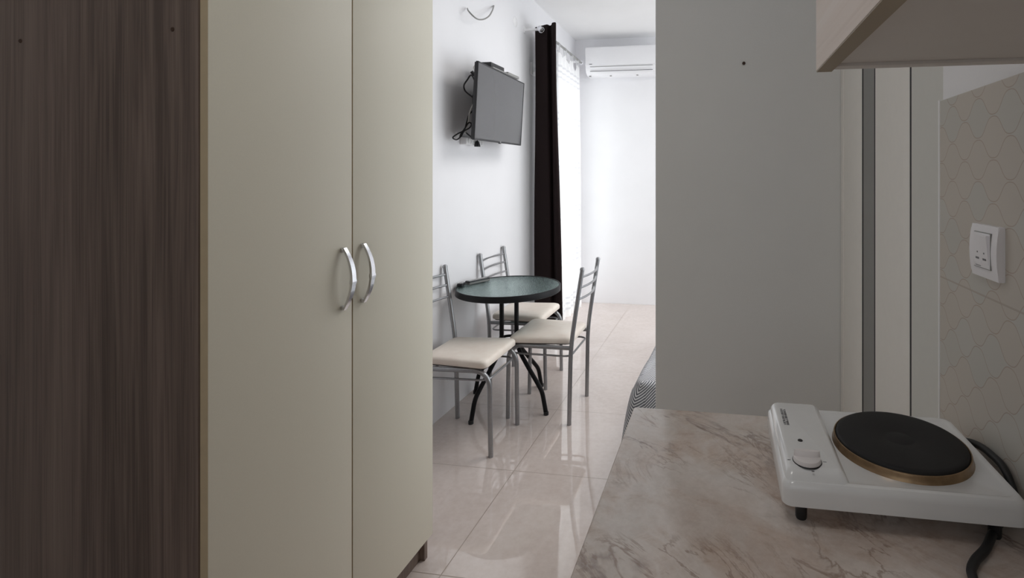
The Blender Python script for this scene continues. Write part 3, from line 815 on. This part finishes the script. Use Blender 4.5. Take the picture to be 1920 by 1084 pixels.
# ------------------------------------------------------------------ curtains
RX, RZ, RY0, RY1 = -1.40, 2.512, 3.83, 5.0
rod = thing('curtain_rod', 'slim grey curtain rod along the window wall', 'curtain rod', (RX, RY0, RZ))
obj('pole', tube(new_bm(), [(0, 0, 0), (0, RY1 - RY0, 0)], .010, 14), 'alu', rod)
for yy in (0.0, RY1 - RY0):
    sgn = -1 if yy == 0 else 1
    obj('finial', lathe(new_bm(), [(0, -.012), (.017, -.012), (.021, -.006), (.021, .014), (.013, .018), (.011, .012), (0, .012)], 24, Matrix.Translation((0, yy + sgn * .008, 0)) @ Matrix.Rotation(-sgn * PI / 2, 4, 'X')), 'chrome', rod)
for yy in (.01, RY1 - RY0 - .03):
    bm = box(new_bm(), XL - RX, -.008, yy - .008, yy + .008, -.008, .010, .003); box(bm, XL - RX, XL - RX + .01, yy - .014, yy + .014, -.022, .022, .002)
    obj('bracket', bm, 'white_plastic', rod)

def drape(name, plan_top, plan_bot, z1, z0, mat, label, cat, rows=24, thick=.003, sag=None):
    n = len(plan_top); bm = new_bm(); uvl = bm.loops.layers.uv.new('UVMap')
    arc = [0]
    for k in range(1, n): arc.append(arc[-1] + (Vector((*plan_top[k], 0)) - Vector((*plan_top[k - 1], 0))).length)
    G = []
    for i in range(rows + 1):
        s = i / rows; row = []
        for k in range(n):
            q = s ** 1.2
            x = plan_top[k][0] * (1 - q) + plan_bot[k][0] * q; y = plan_top[k][1] * (1 - q) + plan_bot[k][1] * q
            x += .004 * math.sin(7 * s + k * .31); 
            row.append(bm.verts.new((x, y, z1 + (z0 - z1) * s - ((1 - s) ** 3 * sag(plan_top[k][1]) if sag else 0))))
        G.append(row)
    for i in range(rows):
        for k in range(n - 1):
            f = bm.faces.new((G[i][k], G[i + 1][k], G[i + 1][k + 1], G[i][k + 1]))
            for l, (ii, kk) in zip(f.loops, ((i, k), (i + 1, k), (i + 1, k + 1), (i, k + 1))):
                l[uvl].uv = (arc[kk], G[ii][kk].co.z)
    o = obj(name, bm, mat, None, 60)
    if thick:
        md = o.modifiers.new('thickness', 'SOLIDIFY'); md.thickness = thick; md.offset = 0
    return tag(o, label, cat)
pl_ = [(-1.472, 3.905), (-1.42, 3.875), (-1.36, 3.845), (-1.345, 3.85), (-1.335, 3.875), (-1.32, 3.86), (-1.30, 3.81), (-1.272, 3.80), (-1.285, 3.85), (-1.37, 3.89), (-1.45, 3.915), (-1.46, 3.93), (-1.40, 3.935), (-1.345, 3.94), (-1.345, 3.955), (-1.40, 3.965), (-1.46, 3.975), (-1.46, 3.99), (-1.41, 4.00), (-1.365, 4.01), (-1.365, 4.025), (-1.41, 4.04), (-1.46, 4.055), (-1.455, 4.07), (-1.42, 4.085), (-1.385, 4.10), (-1.395, 4.115), (-1.43, 4.13)]
top = [(p.x, p.y) for p in smooth_path([(x, y, 0) for x, y in pl_], 4)]
bot = [(-1.485 + (x + 1.472) * 1.32, 3.87 + (y - 3.85) * .98) for x, y in top]
dc = drape('dark_curtain', top, bot, RZ + .038, .17, 'curtain', 'dark brown full-length curtain bunched beside the window', 'curtain')
obj('grommet', tube(new_bm(), [(-1.400 + .022 * math.cos(2 * PI * k / 24), 3.852, RZ + .022 * math.sin(2 * PI * k / 24)) for k in range(24)], .004, 8, closed=True), 'chrome', dc)
# sheer with tabs: the top edge sags between them
n = 120; top = []; bot = []
tab_y = (4.27, 4.47, 4.675, 4.88)
for k in range(n):
    t = k / (n - 1); y = 4.19 + t * .73
    top.append((RX + .004 + .008 * math.sin(t * 40), y))
    bot.append((RX + .0 + .020 * math.sin(t * 46 + .5) + .012 * math.sin(t * 17), 4.22 + t * .80))
def sag(y):
    d = min(abs(y - q) for q in tab_y)
    return .075 * min(1, max(0, (d - .02) / .08)) ** 1.4
sc_ = drape('sheer_curtain', top, bot, RZ - .06, .05, 'sheer', 'white sheer tab-top curtain over the bright window', 'curtain', 30, 0, sag)
for y in tab_y:
    bm = new_bm()
    pts = [(-.004, -.075), (-.0135, -.012), (-.0125, .006), (0, .0135), (.0125, .006), (.0135, -.012), (.006, -.075)]
    A = [bm.verts.new((RX + a, y - .022, RZ + b)) for a, b in pts]; C = [bm.verts.new((RX + a, y + .022, RZ + b)) for a, b in pts]
    for q in range(len(pts) - 1): bm.faces.new((A[q], A[q + 1], C[q + 1], C[q]))
    obj('tab', bm, 'sheer', sc_, 60)

# ------------------------------------------------------------------ air conditioner
ac = thing('air_conditioner', 'white split air conditioner high on the far wall', 'air conditioner', (-1.372, YF, 2.40))
AW = .75
def acprof(pts, x0, x1, name, mat='ac_white', par=ac, sm=35): return obj(name, prism(new_bm(), pts, 'x', x0, x1), mat, par, sm)
acprof([(0, .0), (-.12, .0), (-.17, .02), (-.195, .055), (-.205, .09), (-.205, .265), (-.195, .28), (-.18, .285), (0, .285)], 0, AW, 'body')
acprof([(-.205, .088), (-.218, .09), (-.222, .12), (-.222, .25), (-.215, .275), (-.198, .284), (-.204, .27)], .004, AW - .004, 'front_panel')
acprof([(-.112, -.004), (-.172, .012), (-.198, .05), (-.206, .076), (-.200, .078), (-.190, .055), (-.168, .02), (-.112, .002)], .055, AW - .055, 'louver')
obj('louver_gap', B(.05, AW - .05, -.2055, -.196, .0785, .082), 'alu', ac, 0)
obj('outlet_slot', B(.05, AW - .05, -.2068, -.2, .030, .035, 0, 2), 'print_grey', ac, 0)
obj('logo', B(.045, .075, -.2228, -.2218, .100, .106), 'print_grey', ac, 0)
for xx in (.02, .24, .52): obj('clip', B(xx, xx + .02, -.13, -.11, -.006, .001, .001), 'alu', ac)

# ------------------------------------------------------------------ bed
BX0, BX1, BY0, BY1 = -.310, .64, 2.12, 4.05
bd = thing('bed', 'bed with a grey chevron cover, partly hidden by the partition', 'bed', ((BX0 + BX1) / 2, (BY0 + BY1) / 2, 0), -.055)
hw, hl = (BX1 - BX0) / 2, (BY1 - BY0) / 2
obj('base', B(-hw + .03, hw - .03, -hl + .03, hl - .03, .1, .27, .01), 'wood_dark', bd)
obj('mattress', B(-hw + .008, hw - .008, -hl + .008, hl - .008, .272, .454, .035, 4), 'mattress', bd)
for sx in (-1, 1):
    for sy in (-1, 1): obj('leg', B(sx * (hw - .08) - .03, sx * (hw - .08) + .03, sy * (hl - .08) - .03, sy * (hl - .08) + .03, 0, .1, .004), 'wood_dark', bd)
# bedspread: rounded rectangle rings from the middle out over the edge and down, with corner folds
bm = new_bm(); uvl = bm.loops.layers.uv.new('UVMap')
rc = .05
def peri(nside=70, ncorner=26):
    out = []
    cs = [(hw - rc, hl - rc, 0), (-hw + rc, hl - rc, 90), (-hw + rc, -hl + rc, 180), (hw - rc, -hl + rc, 270)]
    for i, (cx, cy, a0) in enumerate(cs):
        for k in range(ncorner):
            a = math.radians(a0 + 90 * k / (ncorner - 1)); out.append((cx + rc * math.cos(a), cy + rc * math.sin(a), math.cos(a), math.sin(a), math.sin(PI * k / (ncorner - 1))))
        nx, ny, na = cs[(i + 1) % 4]
        a = math.radians(a0 + 90); p = (cx + rc * math.cos(a), cy + rc * math.sin(a)); q = (nx + rc * math.cos(a), ny + rc * math.sin(a))
        for k in range(1, nside): t = k / nside; out.append((p[0] + (q[0] - p[0]) * t, p[1] + (q[1] - p[1]) * t, math.cos(a), math.sin(a), 0))
    return out
P = peri(); NP = len(P); arc = [0]
for k in range(1, NP + 1): arc.append(arc[-1] + math.hypot(P[k % NP][0] - P[k - 1][0], P[k % NP][1] - P[k - 1][1]))
rows = []
for sc2 in (.0, .3, .6, .8, .9, .95): rows.append(('top', sc2, .464))
for k in range(6):
    a = k / 5 * PI / 2; rows.append(('edge', .028 * math.sin(a) - .022, .436 + .028 * math.cos(a)))
for k in range(1, 13): rows.append(('side', k / 12, .436 - .325 * k / 12))
G = []
for kind, a, z in rows:
    ring_ = []
    for k, (x, y, nx, ny, cn) in enumerate(P):
        if kind == 'top':
            e = 1 - .045 * a
            vx, vy = x * a * .985, y * a * .985
            zz_ = z + .004 * math.sin(9 * vx + 3 * vy) * (1 if a < .94 else .3) + .003 * math.sin(23 * vy + 5 * vx)
        elif kind == 'edge': vx, vy, zz_ = x + nx * a, y + ny * a, z + .003 * math.sin(19 * y + 5 * x)
        else:
            s = arc[k]
            fold = .010 * math.sin(s * 14) + .006 * math.sin(s * 37 + 1) + cn * .024 + (.017 * math.sin(s * 105) if cn > .02 else 0)
            out_ = .006 + a ** .6 * (.062 + fold)
            vx, vy, zz_ = x + nx * out_, y + ny * out_, z
        ring_.append(bm.verts.new((vx, vy, zz_)))
    G.append(ring_)
for i in range(len(rows) - 1):
    if rows[i][1] == 0 and rows[i][0] == 'top': 
        pass
    for k in range(NP):
        k2 = (k + 1) % NP
        try: f = bm.faces.new((G[i][k], G[i + 1][k], G[i + 1][k2], G[i][k2]))
        except ValueError: continue
        for l, (ii, kk) in zip(f.loops, ((i, k), (i + 1, k), (i + 1, k + 1), (i, k + 1))):
            v = G[ii][kk % NP].co
            if rows[i + 1][0] == 'top' or (rows[i + 1][0] == 'edge' and rows[i][0] == 'top'): l[uvl].uv = (v.x, v.y)
            else: l[uvl].uv = (arc[kk], v.z)
bmesh.ops.remove_doubles(bm, verts=G[0], dist=.0005)
bs = obj('bedspread', bm, 'chevron', bd, 60); bs['label'] = 'grey and white chevron bedspread'

# ------------------------------------------------------------------ light
w = bpy.data.worlds.new('sky'); S.world = w; w.use_nodes = True
bg = w.node_tree.nodes['Background']; bg.inputs[0].default_value = (.93, .96, 1, 1); bg.inputs[1].default_value = .8
def area(name, loc, rot, sx, sy, power, col=(1, 1, 1)):
    l = bpy.data.lights.new(name, 'AREA'); l.shape = 'RECTANGLE'; l.size = sx; l.size_y = sy; l.energy = power; l.color = col
    o = bpy.data.objects.new(name, l); COL.objects.link(o); o.location = loc; o.rotation_euler = rot; return o
area('balcony_daylight', (XL - .35, (WY0 + WY1) / 2, 1.25), (0, -PI / 2, 0), 2.3, 1.0, 20, (1, .99, .985))
area('added_side_light', (XR + .35, (VY0 + VY1) / 2, 1.25), (0, PI / 2, 0), 2.2, 2.6, 54, (.97, .97, 1))  # added light through the unseen side window, balances the far room
area('added_rear_light', ((NX0 + NX1) / 2, YN - .35, 1.6), (PI / 2, 0, 0), 1.4, 1.4, .8, (1, .98, .95))  # weak extra light through the added rear window

area('added_far_room_fill', (.45, 3.4, ZC - .08), (0, 0, 0), 1.5, 1.5, 31, (1, .985, .96))  # added overhead fill without a fixture, lifts floor and seats
area('added_kitchen_fill', (-.35, .15, ZC - .08), (0, 0, 0), .4, .4, 4.1, (1, .97, .93))  # added overhead fill without a fixture, lifts the near area

vs = S.view_settings
S.display_settings.display_device = 'sRGB'
vs.view_transform = 'Standard'; vs.look = 'None'; vs.exposure = 0; vs.gamma = 1; vs.use_curve_mapping = False
cy = S.cycles
cy.use_denoising = True; cy.max_bounces = 14; cy.diffuse_bounces = 8; cy.glossy_bounces = 6; cy.transparent_max_bounces = 12
cy.sample_clamp_indirect = 6; cy.caustics_reflective = False; cy.caustics_refractive = False
